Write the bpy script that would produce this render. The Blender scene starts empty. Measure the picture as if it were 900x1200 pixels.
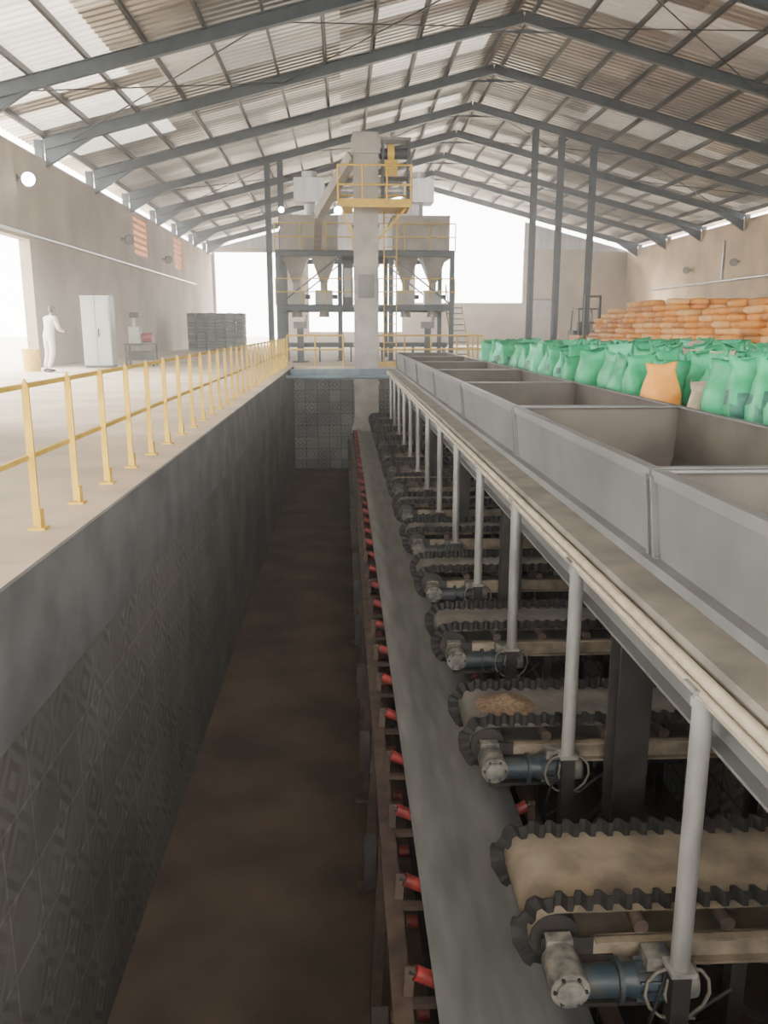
import bpy, math, random
from mathutils import Vector, Matrix
random.seed(7)
R=random.random
def U(a,b): return a+(b-a)*R()
scene=bpy.context.scene
COL=scene.collection

# ---------------------------------------------------------------- materials
def nodes(name):
    m=bpy.data.materials.new(name); m.use_nodes=True
    nt=m.node_tree; nt.nodes.clear()
    out=nt.nodes.new('ShaderNodeOutputMaterial')
    return m,nt,out
def mk(name,c1,c2=None,rough=.6,metal=0.,scale=3.,detail=6.,bump=0.,lo=.35,hi=.65,stretch=(1,1,1),emit=None,spec=.5):
    m,nt,out=nodes(name); N=nt.nodes.new; L=nt.links.new
    p=N('ShaderNodeBsdfPrincipled'); L(p.outputs[0],out.inputs[0])
    p.inputs['Roughness'].default_value=rough; p.inputs['Metallic'].default_value=metal
    p.inputs['Specular IOR Level'].default_value=spec
    if c2 is None: c2=tuple(x*.75 for x in c1)
    g=N('ShaderNodeNewGeometry'); mp=N('ShaderNodeMapping'); mp.inputs['Scale'].default_value=stretch
    L(g.outputs['Position'],mp.inputs[0])
    n=N('ShaderNodeTexNoise'); n.inputs['Scale'].default_value=scale; n.inputs['Detail'].default_value=detail
    L(mp.outputs[0],n.inputs['Vector'])
    r=N('ShaderNodeValToRGB'); r.color_ramp.elements[0].position=lo; r.color_ramp.elements[1].position=hi
    r.color_ramp.elements[0].color=(*c2,1); r.color_ramp.elements[1].color=(*c1,1)
    L(n.outputs['Fac'],r.inputs[0]); L(r.outputs[0],p.inputs['Base Color'])
    if bump>0:
        b=N('ShaderNodeBump'); b.inputs['Strength'].default_value=bump; b.inputs['Distance'].default_value=.02
        L(n.outputs['Fac'],b.inputs['Height']); L(b.outputs[0],p.inputs['Normal'])
    if emit:
        p.inputs['Emission Color'].default_value=(*emit[:3],1); p.inputs['Emission Strength'].default_value=emit[3]
    return m
def block(name,c1,c2,mortar,bw=.4,bh=.2,diamond=False,rough=.85,dirt=(.5,1.0),msize=.012,con=(.6,1.25)):
    m,nt,out=nodes(name); N=nt.nodes.new; L=nt.links.new
    p=N('ShaderNodeBsdfPrincipled'); L(p.outputs[0],out.inputs[0]); p.inputs['Roughness'].default_value=rough
    g=N('ShaderNodeNewGeometry'); s=N('ShaderNodeSeparateXYZ'); L(g.outputs['Position'],s.inputs[0])
    a=N('ShaderNodeMath'); a.operation='ADD'; L(s.outputs[0],a.inputs[0]); L(s.outputs[1],a.inputs[1])
    c=N('ShaderNodeCombineXYZ'); L(a.outputs[0],c.inputs[0]); L(s.outputs[2],c.inputs[1])
    b=N('ShaderNodeTexBrick'); L(c.outputs[0],b.inputs['Vector'])
    if diamond: b.offset=0.0
    b.inputs['Color1'].default_value=(*c1,1); b.inputs['Color2'].default_value=(*c2,1); b.inputs['Mortar'].default_value=(*mortar,1)
    b.inputs['Scale'].default_value=1; b.inputs['Brick Width'].default_value=bw; b.inputs['Row Height'].default_value=bh
    b.inputs['Mortar Size'].default_value=msize; b.inputs['Mortar Smooth'].default_value=.3
    n=N('ShaderNodeTexNoise'); n.inputs['Scale'].default_value=.9; n.inputs['Detail'].default_value=8
    L(g.outputs['Position'],n.inputs['Vector'])
    r=N('ShaderNodeMapRange'); r.inputs[1].default_value=.3; r.inputs[2].default_value=.7
    r.inputs[3].default_value=dirt[0]; r.inputs[4].default_value=dirt[1]; L(n.outputs['Fac'],r.inputs[0])
    col=b.outputs['Color']
    if diamond:
        def fr(sock,per):
            d=N('ShaderNodeMath'); d.operation='DIVIDE'; d.inputs[1].default_value=per; L(sock,d.inputs[0])
            f=N('ShaderNodeMath'); f.operation='FRACT'; L(d.outputs[0],f.inputs[0])
            q=N('ShaderNodeMath'); q.operation='SUBTRACT'; q.inputs[1].default_value=.5; L(f.outputs[0],q.inputs[0])
            w=N('ShaderNodeMath'); w.operation='ABSOLUTE'; L(q.outputs[0],w.inputs[0]); return w.outputs[0]
        ax=fr(a.outputs[0],bw); az=fr(s.outputs[2],bh)
        sm=N('ShaderNodeMath'); sm.operation='ADD'; L(ax,sm.inputs[0]); L(az,sm.inputs[1])
        sn=N('ShaderNodeMath'); sn.operation='MULTIPLY'; sn.inputs[1].default_value=19; L(sm.outputs[0],sn.inputs[0])
        si=N('ShaderNodeMath'); si.operation='SINE'; L(sn.outputs[0],si.inputs[0])
        n2=N('ShaderNodeTexNoise'); n2.inputs['Scale'].default_value=3; n2.inputs['Detail'].default_value=4; L(g.outputs['Position'],n2.inputs['Vector'])
        am=N('ShaderNodeMapRange'); am.inputs[1].default_value=.4; am.inputs[2].default_value=.62; L(n2.outputs['Fac'],am.inputs[0])
        gt=N('ShaderNodeMapRange'); gt.inputs[1].default_value=-.5; gt.inputs[2].default_value=.5; gt.inputs[3].default_value=con[0]; gt.inputs[4].default_value=con[1]
        L(si.outputs[0],gt.inputs[0])
        mxf=N('ShaderNodeMix'); mxf.data_type='FLOAT'; L(am.outputs[0],mxf.inputs[0]); mxf.inputs[2].default_value=1.0; L(gt.outputs[0],mxf.inputs[3])
        mm=N('ShaderNodeVectorMath'); mm.operation='SCALE'; L(col,mm.inputs[0]); L(mxf.outputs[0],mm.inputs['Scale']); col=mm.outputs[0]
    m2=N('ShaderNodeVectorMath'); m2.operation='SCALE'; L(col,m2.inputs[0]); L(r.outputs[0],m2.inputs['Scale'])
    L(m2.outputs[0],p.inputs['Base Color'])
    bp=N('ShaderNodeBump'); bp.inputs['Strength'].default_value=.5; bp.inputs['Distance'].default_value=.01
    L(b.outputs['Fac'],bp.inputs['Height']); bp.invert=True; L(bp.outputs[0],p.inputs['Normal'])
    return m
def roofmat(name):
    m,nt,out=nodes(name); N=nt.nodes.new; L=nt.links.new
    def math_(op,a,b):
        q=N('ShaderNodeMath'); q.operation=op
        for i,v in enumerate((a,b)):
            if isinstance(v,(int,float)): q.inputs[i].default_value=v
            else: L(v,q.inputs[i])
        return q.outputs[0]
    p=N('ShaderNodeBsdfPrincipled'); p.inputs['Metallic'].default_value=.9; p.inputs['Roughness'].default_value=.30
    t=N('ShaderNodeBsdfTranslucent'); t.inputs['Color'].default_value=(1,.95,.86,1)
    g=N('ShaderNodeNewGeometry'); s=N('ShaderNodeSeparateXYZ'); L(g.outputs['Position'],s.inputs[0])
    d=math_('FLOOR',s.outputs[1],0); fx=math_('FLOOR',math_('DIVIDE',s.outputs[0],5.4),0)
    c=N('ShaderNodeCombineXYZ'); L(d,c.inputs[0]); L(fx,c.inputs[1])
    w=N('ShaderNodeTexWhiteNoise'); w.noise_dimensions='2D'; L(c.outputs[0],w.inputs['Vector'])
    n=N('ShaderNodeTexNoise'); n.inputs['Scale'].default_value=.8; n.inputs['Detail'].default_value=5; L(g.outputs['Position'],n.inputs['Vector'])
    hv=math_('MULTIPLY',math_('ADD',w.outputs['Value'],n.outputs['Fac']),.5)
    r=N('ShaderNodeValToRGB'); r.color_ramp.elements[0].color=(.15,.13,.11,1); r.color_ramp.elements[1].color=(.62,.59,.54,1)
    r.color_ramp.elements[0].position=.2; r.color_ramp.elements[1].position=.8
    L(hv,r.inputs[0]); L(r.outputs[0],p.inputs['Base Color'])
    gt=N('ShaderNodeMapRange'); gt.inputs[1].default_value=.5; gt.inputs[2].default_value=1; gt.inputs[3].default_value=.003; gt.inputs[4].default_value=.022; L(w.outputs['Value'],gt.inputs[0])  # slight translucency given to the metal sheets as soft fill light
    # sheets made translucent low on the left slope to imitate bright roof glints
    left=math_('MULTIPLY',math_('LESS_THAN',s.outputs[0],-6.2),math_('MULTIPLY',math_('GREATER_THAN',s.outputs[1],16.0),math_('LESS_THAN',s.outputs[1],35.0)))
    glint=math_('MULTIPLY',left,math_('GREATER_THAN',w.outputs['Value'],.38))
    ridge=math_('MULTIPLY',math_('LESS_THAN',math_('ABSOLUTE',math_('SUBTRACT',s.outputs[0],3.2),0),2.2),math_('GREATER_THAN',w.outputs['Value'],.82))
    fac=math_('ADD',gt.outputs[0],math_('ADD',math_('MULTIPLY',glint,.11),math_('MULTIPLY',ridge,.035)))
    mx=N('ShaderNodeMixShader'); L(fac,mx.inputs[0]); L(p.outputs[0],mx.inputs[1]); L(t.outputs[0],mx.inputs[2])
    L(mx.outputs[0],out.inputs[0]); return m

M={}
M['roof']=roofmat('galvanised_roof_sheet')
M['steelblue']=mk('blue_painted_steel',(.04,.062,.085),(.024,.036,.05),rough=.5)
M['purlin']=mk('purlin_steel',(.05,.05,.05),(.03,.03,.03),rough=.5,metal=.3)
M['wall']=mk('plaster_wall',(.54,.45,.35),(.35,.29,.225),rough=.9,scale=.45,detail=9,bump=.2)
M['wallr']=mk('plaster_wall_right',(.74,.56,.36),(.46,.355,.24),rough=.9,scale=.5,detail=9,bump=.2)
M['floor']=mk('dusty_concrete_floor',(.68,.55,.39),(.48,.385,.28),rough=.8,scale=1.1,detail=11,bump=.3)
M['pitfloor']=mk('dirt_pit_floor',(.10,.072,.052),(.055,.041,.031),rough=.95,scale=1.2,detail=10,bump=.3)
M['beamconc']=mk('cast_concrete',(.125,.13,.13),(.075,.077,.078),rough=.85,scale=2.2,detail=8,bump=.2)
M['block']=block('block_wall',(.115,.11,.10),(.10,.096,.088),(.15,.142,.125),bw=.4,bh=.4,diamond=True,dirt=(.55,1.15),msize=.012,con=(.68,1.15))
M['blockd']=block('patterned_block_wall',(.24,.24,.235),(.18,.18,.18),(.09,.09,.09),bw=.4,bh=.4,diamond=True)
M['yellow']=mk('yellow_paint',(.70,.47,.05),(.55,.35,.03),rough=.5,scale=6)
M['hopper']=mk('dusty_grey_steel',(.165,.166,.164),(.10,.10,.099),rough=.5,metal=.2,scale=1.6,detail=10,lo=.3,hi=.7)
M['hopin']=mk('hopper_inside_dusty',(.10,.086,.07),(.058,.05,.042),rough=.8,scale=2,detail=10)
M['ledge']=mk('dusty_ledge',(.20,.178,.145),(.11,.10,.087),rough=.8,scale=3,detail=10)
M['pipe']=mk('dusty_white_pipe',(.42,.355,.26),(.30,.25,.185),rough=.6,scale=8)
M['galv']=mk('galvanised_pipe',(.46,.45,.43),(.27,.26,.25),rough=.42,metal=.5,scale=7,stretch=(1,1,.3))
M['dark']=mk('dark_steel',(.038,.033,.03),(.018,.016,.015),rough=.6,scale=5)
M['brown']=mk('rusty_brown_steel',(.09,.06,.045),(.04,.028,.024),rough=.75,scale=6)
M['cream']=mk('cream_channel',(.34,.28,.20),(.14,.115,.088),rough=.65,scale=6,detail=10)
M['rubber']=mk('black_rubber',(.026,.024,.022),(.013,.012,.011),rough=.7,scale=20)
M['belt']=mk('worn_grey_belt',(.165,.172,.176),(.11,.115,.118),rough=.55,scale=3,detail=12,stretch=(3,.5,1))
M['fbelt']=mk('sandy_feeder_belt',(.29,.24,.175),(.15,.125,.097),rough=.85,scale=5,detail=14,lo=.3,hi=.6)
M['gbelt']=mk('grey_feeder_belt',(.19,.178,.162),(.10,.097,.092),rough=.7,scale=5,detail=12)
M['sand']=mk('sand_heap',(.24,.17,.11),(.13,.09,.06),rough=.95,scale=40,bump=.6)
M['red']=mk('red_idler_roller',(.30,.03,.025),(.10,.018,.018),rough=.45,scale=10)
M['motor']=mk('blue_motor_paint',(.018,.038,.055),(.045,.047,.045),rough=.5,scale=14)
M['motord']=mk('dusty_gearbox',(.22,.205,.175),(.05,.058,.06),rough=.7,scale=14)
M['green']=mk('green_woven_sack',(.025,.44,.19),(.01,.27,.12),rough=.5,scale=5)
M['green2']=mk('light_green_woven_sack',(.10,.58,.34),(.04,.42,.22),rough=.5,scale=5)
M['print']=mk('dark_sack_print',(.01,.07,.06),(.04,.22,.14),rough=.6,scale=9)
M['white']=mk('white_woven_sack',(.55,.45,.33),(.34,.27,.20),rough=.6,scale=6)
M['o1']=mk('orange_woven_sack',(.85,.37,.05),(.70,.27,.035),rough=.6,scale=4)
M['o2']=mk('pale_orange_sack',(.90,.55,.22),(.80,.42,.12),rough=.6,scale=4)
M['o3']=mk('brown_orange_sack',(.66,.27,.05),(.48,.19,.04),rough=.6,scale=4)
M['stackg']=mk('grey_green_sack',(.15,.21,.14),(.09,.13,.09),rough=.7,scale=3)
M['cab']=mk('cabinet_paint',(.42,.44,.40),(.33,.35,.32),rough=.45,scale=2)
M['silver']=mk('silver_sheet',(.66,.66,.68),(.48,.48,.50),rough=.35,metal=.5,scale=1.2,stretch=(4,4,.4))
M['tower']=mk('elevator_casing',(.36,.34,.31),(.24,.225,.205),rough=.55,metal=.2,scale=2)
M['lattice']=mk('window_lattice',(.50,.19,.04),(.36,.13,.03),rough=.6)
M['glass']=mk('lamp_lens',(1,1,1),(1,1,1),rough=.3,emit=(.85,.95,1,40))
M['cloth']=mk('white_work_clothes',(.72,.68,.62),(.56,.52,.47),rough=.9,scale=6)
M['skin']=mk('skin',(.27,.14,.085),(.22,.11,.07),rough=.55,scale=20)
M['hair']=mk('black_hair',(.02,.016,.014),(.01,.01,.01),rough=.6,scale=30)
M['black']=mk('black_cable',(.02,.02,.02),(.012,.012,.012),rough=.5)
M['bluepipe']=mk('bluegrey_pipe',(.16,.23,.27),(.10,.14,.17),rough=.5)
M['ground']=mk('outside_ground',(.62,.55,.44),(.5,.44,.35),rough=.95,scale=.3)
def hazemat():
    m,nt,out=nodes('glare_haze'); s=nt.nodes.new('ShaderNodeVolumeScatter')
    s.inputs['Color'].default_value=(1,.98,.945,1); s.inputs['Density'].default_value=.0062; s.inputs['Anisotropy'].default_value=.68  # scattering stands in for lens glare around the openings
    nt.links.new(s.outputs[0],out.inputs['Volume']); return m
M['haze']=hazemat()

# ---------------------------------------------------------------- mesh builder
class MB:
    def __init__(s): s.v=[];s.f=[];s.mi=[];s.sm=[];s.mats=[]
    def m(s,name):
        if name not in s.mats: s.mats.append(name)
        return s.mats.index(name)
    def add(s,vs,fs,mat,smooth=False):
        o=len(s.v); s.v+= [tuple(v) for v in vs]
        i=s.m(mat)
        for f in fs: s.f.append([o+k for k in f]); s.mi.append(i); s.sm.append(smooth)
    def box(s,x0,x1,y0,y1,z0,z1,mat):
        v=[(x0,y0,z0),(x1,y0,z0),(x1,y1,z0),(x0,y1,z0),(x0,y0,z1),(x1,y0,z1),(x1,y1,z1),(x0,y1,z1)]
        s.add(v,[(0,3,2,1),(4,5,6,7),(0,1,5,4),(1,2,6,5),(2,3,7,6),(3,0,4,7)],mat)
    def frame(s,p0,p1,up=(0,0,1)):
        p0=Vector(p0);p1=Vector(p1);d=(p1-p0).normalized();u=Vector(up)
        if abs(d.dot(u))>.98: u=Vector((1,0,0)) if abs(d.x)<.9 else Vector((0,1,0))
        sd=d.cross(u).normalized(); u=sd.cross(d).normalized()
        return p0,p1,d,sd,u
    def beam(s,p0,p1,w,h,mat,up=(0,0,1)):
        p0,p1,d,sd,u=s.frame(p0,p1,up)
        vs=[]
        for p in (p0,p1):
            for a,b in ((-1,-1),(1,-1),(1,1),(-1,1)): vs.append(p+sd*(a*w/2)+u*(b*h/2))
        s.add(vs,[(0,1,2,3),(7,6,5,4),(0,4,5,1),(1,5,6,2),(2,6,7,3),(3,7,4,0)],mat)
    def ibeam(s,p0,p1,w,h,mat,t=.02,up=(0,0,1)):
        a,b,d,sd,u=s.frame(p0,p1,up)
        s.beam(a+u*(h/2-t/2),b+u*(h/2-t/2),w,t,mat,u); s.beam(a-u*(h/2-t/2),b-u*(h/2-t/2),w,t,mat,u); s.beam(a,b,t,h-2*t,mat,u)
    def cyl(s,p0,p1,r,mat,n=12,r2=None,caps=True,smooth=True):
        p0,p1,d,sd,u=s.frame(p0,p1); r2=r if r2 is None else r2
        vs=[]
        for p,rr in ((p0,r),(p1,r2)):
            for i in range(n):
                a=2*math.pi*i/n; vs.append(p+sd*(rr*math.cos(a))+u*(rr*math.sin(a)))
        s.add(vs,[(i,(i+1)%n,n+(i+1)%n,n+i) for i in range(n)],mat,smooth)
        if caps: s.add(vs,[tuple(range(n))[::-1],tuple(range(n,2*n))],mat)
    def path(s,pts,r,mat,n=8):
        for i in range(len(pts)-1): s.cyl(pts[i],pts[i+1],r,mat,n)
    def ellip(s,c,rx,ry,rz,mat,nu=14,nv=9,fn=None):
        vs=[];fs=[]
        for j in range(nv+1):
            ph=-math.pi/2+math.pi*j/nv
            for i in range(nu):
                a=2*math.pi*i/nu
                p=Vector((rx*math.cos(ph)*math.cos(a),ry*math.cos(ph)*math.sin(a),rz*math.sin(ph)))
                if fn: p=fn(p)
                vs.append(Vector(c)+p)
        for j in range(nv):
            for i in range(nu): fs.append((j*nu+i,j*nu+(i+1)%nu,(j+1)*nu+(i+1)%nu,(j+1)*nu+i))
        s.add(vs,fs,mat,True)
    def mesh(s,name):
        me=bpy.data.meshes.new(name); me.from_pydata(s.v,[],s.f)
        for k in s.mats: me.materials.append(M[k])
        me.polygons.foreach_set('material_index',s.mi); me.polygons.foreach_set('use_smooth',s.sm); me.update(); return me
    def obj(s,name,parent=None,loc=(0,0,0)):
        o=bpy.data.objects.new(name,s.mesh(name)); COL.objects.link(o); o.location=loc
        if parent: o.parent=parent
        return o
def empty(name,loc=(0,0,0)):
    e=bpy.data.objects.new(name,None); COL.objects.link(e); e.location=loc; e.empty_display_size=.2; return e
def child(name,me,parent,loc=(0,0,0)):
    o=bpy.data.objects.new(name,me); COL.objects.link(o); o.parent=parent; o.location=loc; return o

XL,XR=-9.9,22.1; YN,YF=-9.0,66.0; XRG=6.1; ZE,ZR=7.25,11.35; SL=(ZR-ZE)/(XRG-XL)
PX0,PX1=-1.70,3.38; PY0,PY1=-2.0,28.5; PZ=-3.5
def roofz(x): return ZR-SL*abs(x-XRG)

# ---------------------------------------------------------------- shell
b=MB()
b.box(XL,PX0,YN,YF,-.3,0,'floor'); b.box(PX1,XR,YN,YF,-.3,0,'floor')
b.box(PX0,PX1,PY1,YF,-.3,0,'floor'); b.box(PX0,PX1,YN,PY0,-.3,0,'floor')
b.obj('floor')
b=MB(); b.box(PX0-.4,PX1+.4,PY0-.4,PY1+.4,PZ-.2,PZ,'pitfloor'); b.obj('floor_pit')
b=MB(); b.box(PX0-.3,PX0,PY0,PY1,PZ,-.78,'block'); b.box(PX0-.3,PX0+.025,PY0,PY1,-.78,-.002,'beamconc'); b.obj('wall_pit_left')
b=MB(); b.box(PX1,PX1+.3,PY0,PY1,PZ,-.305,'blockd'); b.obj('wall_pit_right')
b=MB(); b.box(PX0,PX1,PY1,PY1+.3,PZ,-.305,'blockd'); b.obj('wall_pit_back')
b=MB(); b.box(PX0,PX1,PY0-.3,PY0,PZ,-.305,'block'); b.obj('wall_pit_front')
b=MB()
for q in ((-80,PX0-.5,-80,160),(PX1+.5,90,-80,160),(PX0-.5,PX1+.5,-80,PY0-.5),(PX0-.5,PX1+.5,PY1+.5,160)):
    b.box(*q,-.62,-.32,'ground')
ground=b.obj('ground_outside')

def wall_yz(name,x0,x1,y0,y1,z0,z1,holes,mat):
    b=MB(); ys=sorted({y0,y1,*[h[0] for h in holes],*[h[1] for h in holes]}); zs=sorted({z0,z1,*[h[2] for h in holes],*[h[3] for h in holes]})
    for i in range(len(ys)-1):
        for j in range(len(zs)-1):
            cy=(ys[i]+ys[i+1])/2; cz=(zs[j]+zs[j+1])/2
            if any(h[0]<cy<h[1] and h[2]<cz<h[3] for h in holes): continue
            b.box(x0,x1,ys[i],ys[i+1],zs[j],zs[j+1],mat)
    return b.obj(name)
WT=6.75
wins=[(41.8,44.8,4.7,6.6),(51.5,54.3,4.7,6.6)]
openL=[(15.0,28.0,0,4.0),(-4,6,0,4.2)]  # door, then an unseen opening added beside the camera to let light in
wall_yz('wall_left',XL-.35,XL,YN,YF,0,WT,wins+openL,'wall')
wall_yz('wall_right',XR,XR+.35,YN,YF,0,ZE-.15,[],'wallr')
b=MB()
holes=[(-9.7,-4.2,0,6.9),(5.6,14.0,3.2,9.2),(-2.6,4.6,1.0,7.2)]
xs=sorted({XL,XR,XRG,*[h[0] for h in holes],*[h[1] for h in holes],16.0,19.0}); zs=sorted({0,ZE-.2,*[h[2] for h in holes],*[h[3] for h in holes]})
for i in range(len(xs)-1):
    for j in range(len(zs)-1):
        cx=(xs[i]+xs[i+1])/2; cz=(zs[j]+zs[j+1])/2
        if any(h[0]<cx<h[1] and h[2]<cz<h[3] for h in holes): continue
        if zs[j+1]>min(roofz(xs[i]),roofz(xs[i+1]))-.1: continue
        b.box(xs[i],xs[i+1],YF,YF+.3,zs[j],zs[j+1],'wall')
for x0,x1 in ((XL,-4.2),(-4.2,0),(0,5.6),(14.0,17),(17,XR)):
    z0=7.05
    v=[(x0,YF+.1,z0),(x1,YF+.1,z0),(x1,YF+.1,roofz(x1)-.1),(x0,YF+.1,roofz(x0)-.1)]
    b.add(v,[(0,1,2,3)],'silver')
b.obj('wall_back')
b=MB()
for q in ((XL,-6,0,7),(16,XR,0,7),(-6,16,5.2,7)): b.box(q[0],q[1],YN-.3,YN,q[2],q[3],'wall')  # gap left between the boxes is an unseen opening, added for fill light
b.obj('wall_front')

def roofside(x0,x1):
    prof=[]; y=YN-.6
    while y<YF+.8:
        prof+= [(y,0),(y+.13,0),(y+.19,.06),(y+.27,.06)]; y+=.333
    vs=[];fs=[]
    for (yy,dz) in prof:
        for x in (x0,x1): vs.append((x,yy,roofz(x)+.36+dz))
    for i in range(len(prof)-1): fs.append((2*i,2*i+1,2*i+3,2*i+2))
    return vs,fs
b=MB()
v,f=roofside(XL-.8,XRG); b.add(v,f,'roof'); v,f=roofside(XRG,XR+.8); b.add(v,f,'roof')
b.box(XRG-.3,XRG+.3,YN-.6,YF+.8,ZR+.43,ZR+.45,'purlin')
roof=b.obj('ceiling')
b=MB()
n=11
for sd in (-1,1):
    for i in range(n):
        x=XRG+sd*(.35+i*(15.6/(n-1))); z=roofz(x)+.24
        b.beam((x,YN,z),(x,YF,z),.09,.2,'purlin',up=(sd*SL,0,1))
b.obj('roof_purlins')
FR=[30+5.6*k for k in range(-6,7)]
for y in FR:
    b=MB()
    b.ibeam((XL+.05,y,ZE-.02),(XRG,y,ZR-.05),.2,.36,'steelblue')
    b.ibeam((XRG,y,ZR-.05),(XR-.05,y,ZE-.02),.2,.36,'steelblue')
    b.add([(XRG-1.3,y-.01,roofz(XRG-1.3)-.2),(XRG+1.3,y-.01,roofz(XRG+1.3)-.2),(XRG,y-.01,ZR-.42)],[(0,1,2)],'steelblue')
    for s,x in ((1,XL),(-1,XR)):
        b.box(min(x,x-s*.26),max(x,x-s*.26),y-.1,y+.1,WT-(0 if s==1 else -.36),ZE+.1,'steelblue')
        b.add([(x+s*.05,y,ZE-.75),(x+s*.05,y,ZE-.1),(x+s*1.7,y,roofz(x+s*1.7)-.15)],[(0,1,2)],'steelblue')
        b.beam((x+s*.06,y,ZE-.75),(x+s*1.7,y,roofz(x+s*1.7)-.2),.2,.02,'steelblue')
    b.obj('roof_frame')
b=MB()
for k in (5,8,10):
    y0,y1=FR[k],FR[k+1]
    for (xa,xb) in ((XRG+1,XRG+8),(XRG+8,XRG+15),(XRG-1,XRG-8),(XRG-8,XRG-15)):
        b.cyl((xa,y0,roofz(xa)-.1),(xb,y1,roofz(xb)-.1),.022,'purlin',6); b.cyl((xb,y0,roofz(xb)-.1),(xa,y1,roofz(xa)-.1),.022,'purlin',6)
b.obj('roof_bracing')
for x in (-3.45,-2.85,9.1,10.35,11.9):
    b=MB(); y=FR[8]
    zt=roofz(x)-.22
    b.ibeam((x,y,0.02),(x,y,zt),.26,.34,'steelblue',up=(0,1,0)); b.box(x-.25,x+.25,y-.25,y+.25,0,.03,'steelblue')
    b.box(x-.14,x+.14,y-.16,y+.16,zt-.02,zt,'steelblue')
    b.obj('steel_column')

for i,(y0,y1,z0,z1) in enumerate(wins):
    b=MB()
    for k in range(8):
        y=y0+.05+(y1-y0-.1)*k/7; b.box(XL-.2,XL-.1,y-.05,y+.05,z0,z1,'lattice')
    for k in range(7):
        z=z0+.05+(z1-z0-.1)*k/6; b.box(XL-.2,XL-.08,y0,y1,z-.055,z+.055,'lattice')
    for yy in (y0,y1-.12): b.box(XL-.3,XL-.02,yy,yy+.12,z0,z1,'lattice')
    b.obj('window_%d'%(i+1))
b=MB(); b.box(14.7,16.6,YF-.06,YF-.01,0,3.4,'cab'); b.box(14.6,14.7,YF-.1,YF,0,3.5,'dark'); b.box(16.6,16.7,YF-.1,YF,0,3.5,'dark'); b.box(14.6,16.7,YF-.1,YF,3.4,3.5,'dark'); b.obj('door_1')
b=MB()
b.cyl((XL+.06,YN,4.15),(XL+.06,YF-8,4.15),.06,'silver',8)
for y in range(-6,58,6): b.box(XL,XL+.1,y-.03,y+.03,4.08,4.22,'pipe')
b.obj('wall_conduit')
b=MB(); b.cyl((XR-.06,20,3.95),(XR-.06,60,3.95),.07,'silver',8); b.cyl((XR-.06,49,3.95),(XR-.06,49,6.2),.06,'silver',8)
for y in range(20,60,6): b.box(XR-.1,XR,y-.03,y+.03,3.88,4.02,'pipe')
b.obj('wall_conduit')

def flood(x,y,z,s,lit=True):
    b=MB()
    b.box(x-.02*s if s<0 else x,x+.02 if s>0 else x,y-.06,y+.06,z-.1,z+.1,'dark')
    b.beam((x,y,z),(x+s*.3,y,z-.02),.04,.04,'dark')
    b.cyl((x+s*.25,y+.1,z+.02),(x+s*.38,y-.12,z-.06),.15,'dark',16,r2=.22)
    b.cyl((x+s*.382,y-.124,z-.061),(x+s*.39,y-.135,z-.065),.2,'glass' if lit else 'cab',16)
    return b.obj('wall_floodlight')
flood(XL,27.4,5.75,1); flood(XL,39.5,5.2,1,False); flood(XL,48,5.0,1,False)
flood(XR,47,4.9,-1,False); flood(XR,53.5,4.9,-1,False)
for x,y,z in ((-2.85,41.0,6.7),(-2.85,41.0,5.9)):
    b=MB(); b.beam((x,y,z),(x,y-.25,z),.04,.04,'dark'); b.cyl((x,y-.2,z),(x+.05,y-.38,z-.08),.08,'dark',14,r2=.15); b.cyl((x+.05,y-.382,z-.08),(x+.052,y-.39,z-.083),.13,'glass',14); b.obj('column_floodlight')

# ---------------------------------------------------------------- yellow handrail left
RX=-1.99
rail=empty('handrail',(RX,0,0))
b=MB()
for z in (.9,.46): b.beam((0,3.6,z),(0,PY1-.2,z),.035,.03,'yellow')
b.obj('rails',rail)
b=MB(); y=3.64
while y<PY1:
    b.beam((.03,y,.02),(.03,y,.90),.045,.018,'yellow',up=(0,1,0))
    b.add([(.0075,y-.009,.90),(.0525,y-.009,.90),(.03,y-.009,.95),(.0075,y+.009,.90),(.0525,y+.009,.90),(.03,y+.009,.95)],[(0,1,2),(5,4,3),(0,2,5,3),(1,4,5,2)],'yellow')
    b.box(-.02,.09,y-.05,y+.05,0,.015,'yellow'); b.box(.045,.065,y-.035,y+.035,0,.13,'yellow'); y+=.8
b.obj('posts',rail)
rail=empty('handrail',(1.2,PY1+.3,0))
b=MB()
for z in (.55,1.02): b.cyl((0,0,z),(3.6,0,z),.03,'yellow',8); b.cyl((3.6,0,z),(3.6,3.5,z),.03,'yellow',8)
for i in range(5): b.cyl((.9*i,0,0),(.9*i,0,1.02),.03,'yellow',8)
for i in range(1,4): b.cyl((3.6,1.16*i,0),(3.6,1.16*i,1.02),.03,'yellow',8)
b.box(0,3.6,-.01,.01,.0,.12,'yellow'); b.obj('rail_tubes',rail)
rail=empty('handrail',(-1.9,PY1+.3,0))
b=MB()
for z in (.55,1.02): b.cyl((0,0,z),(1.9,0,z),.03,'yellow',8)
for i in range(3): b.cyl((.95*i,0,0),(.95*i,0,1.02),.03,'yellow',8)
b.obj('rail_tubes',rail)
b=MB(); b.cyl((PX0,24.6,-.14),(1.5,24.6,-.14),.06,'bluepipe',12); b.obj('crossing_pipe')
b=MB(); b.beam((PX0,26.65,-.10),(1.55,26.65,-.10),.12,.2,'bluepipe'); b.obj('crossing_beam')

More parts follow.
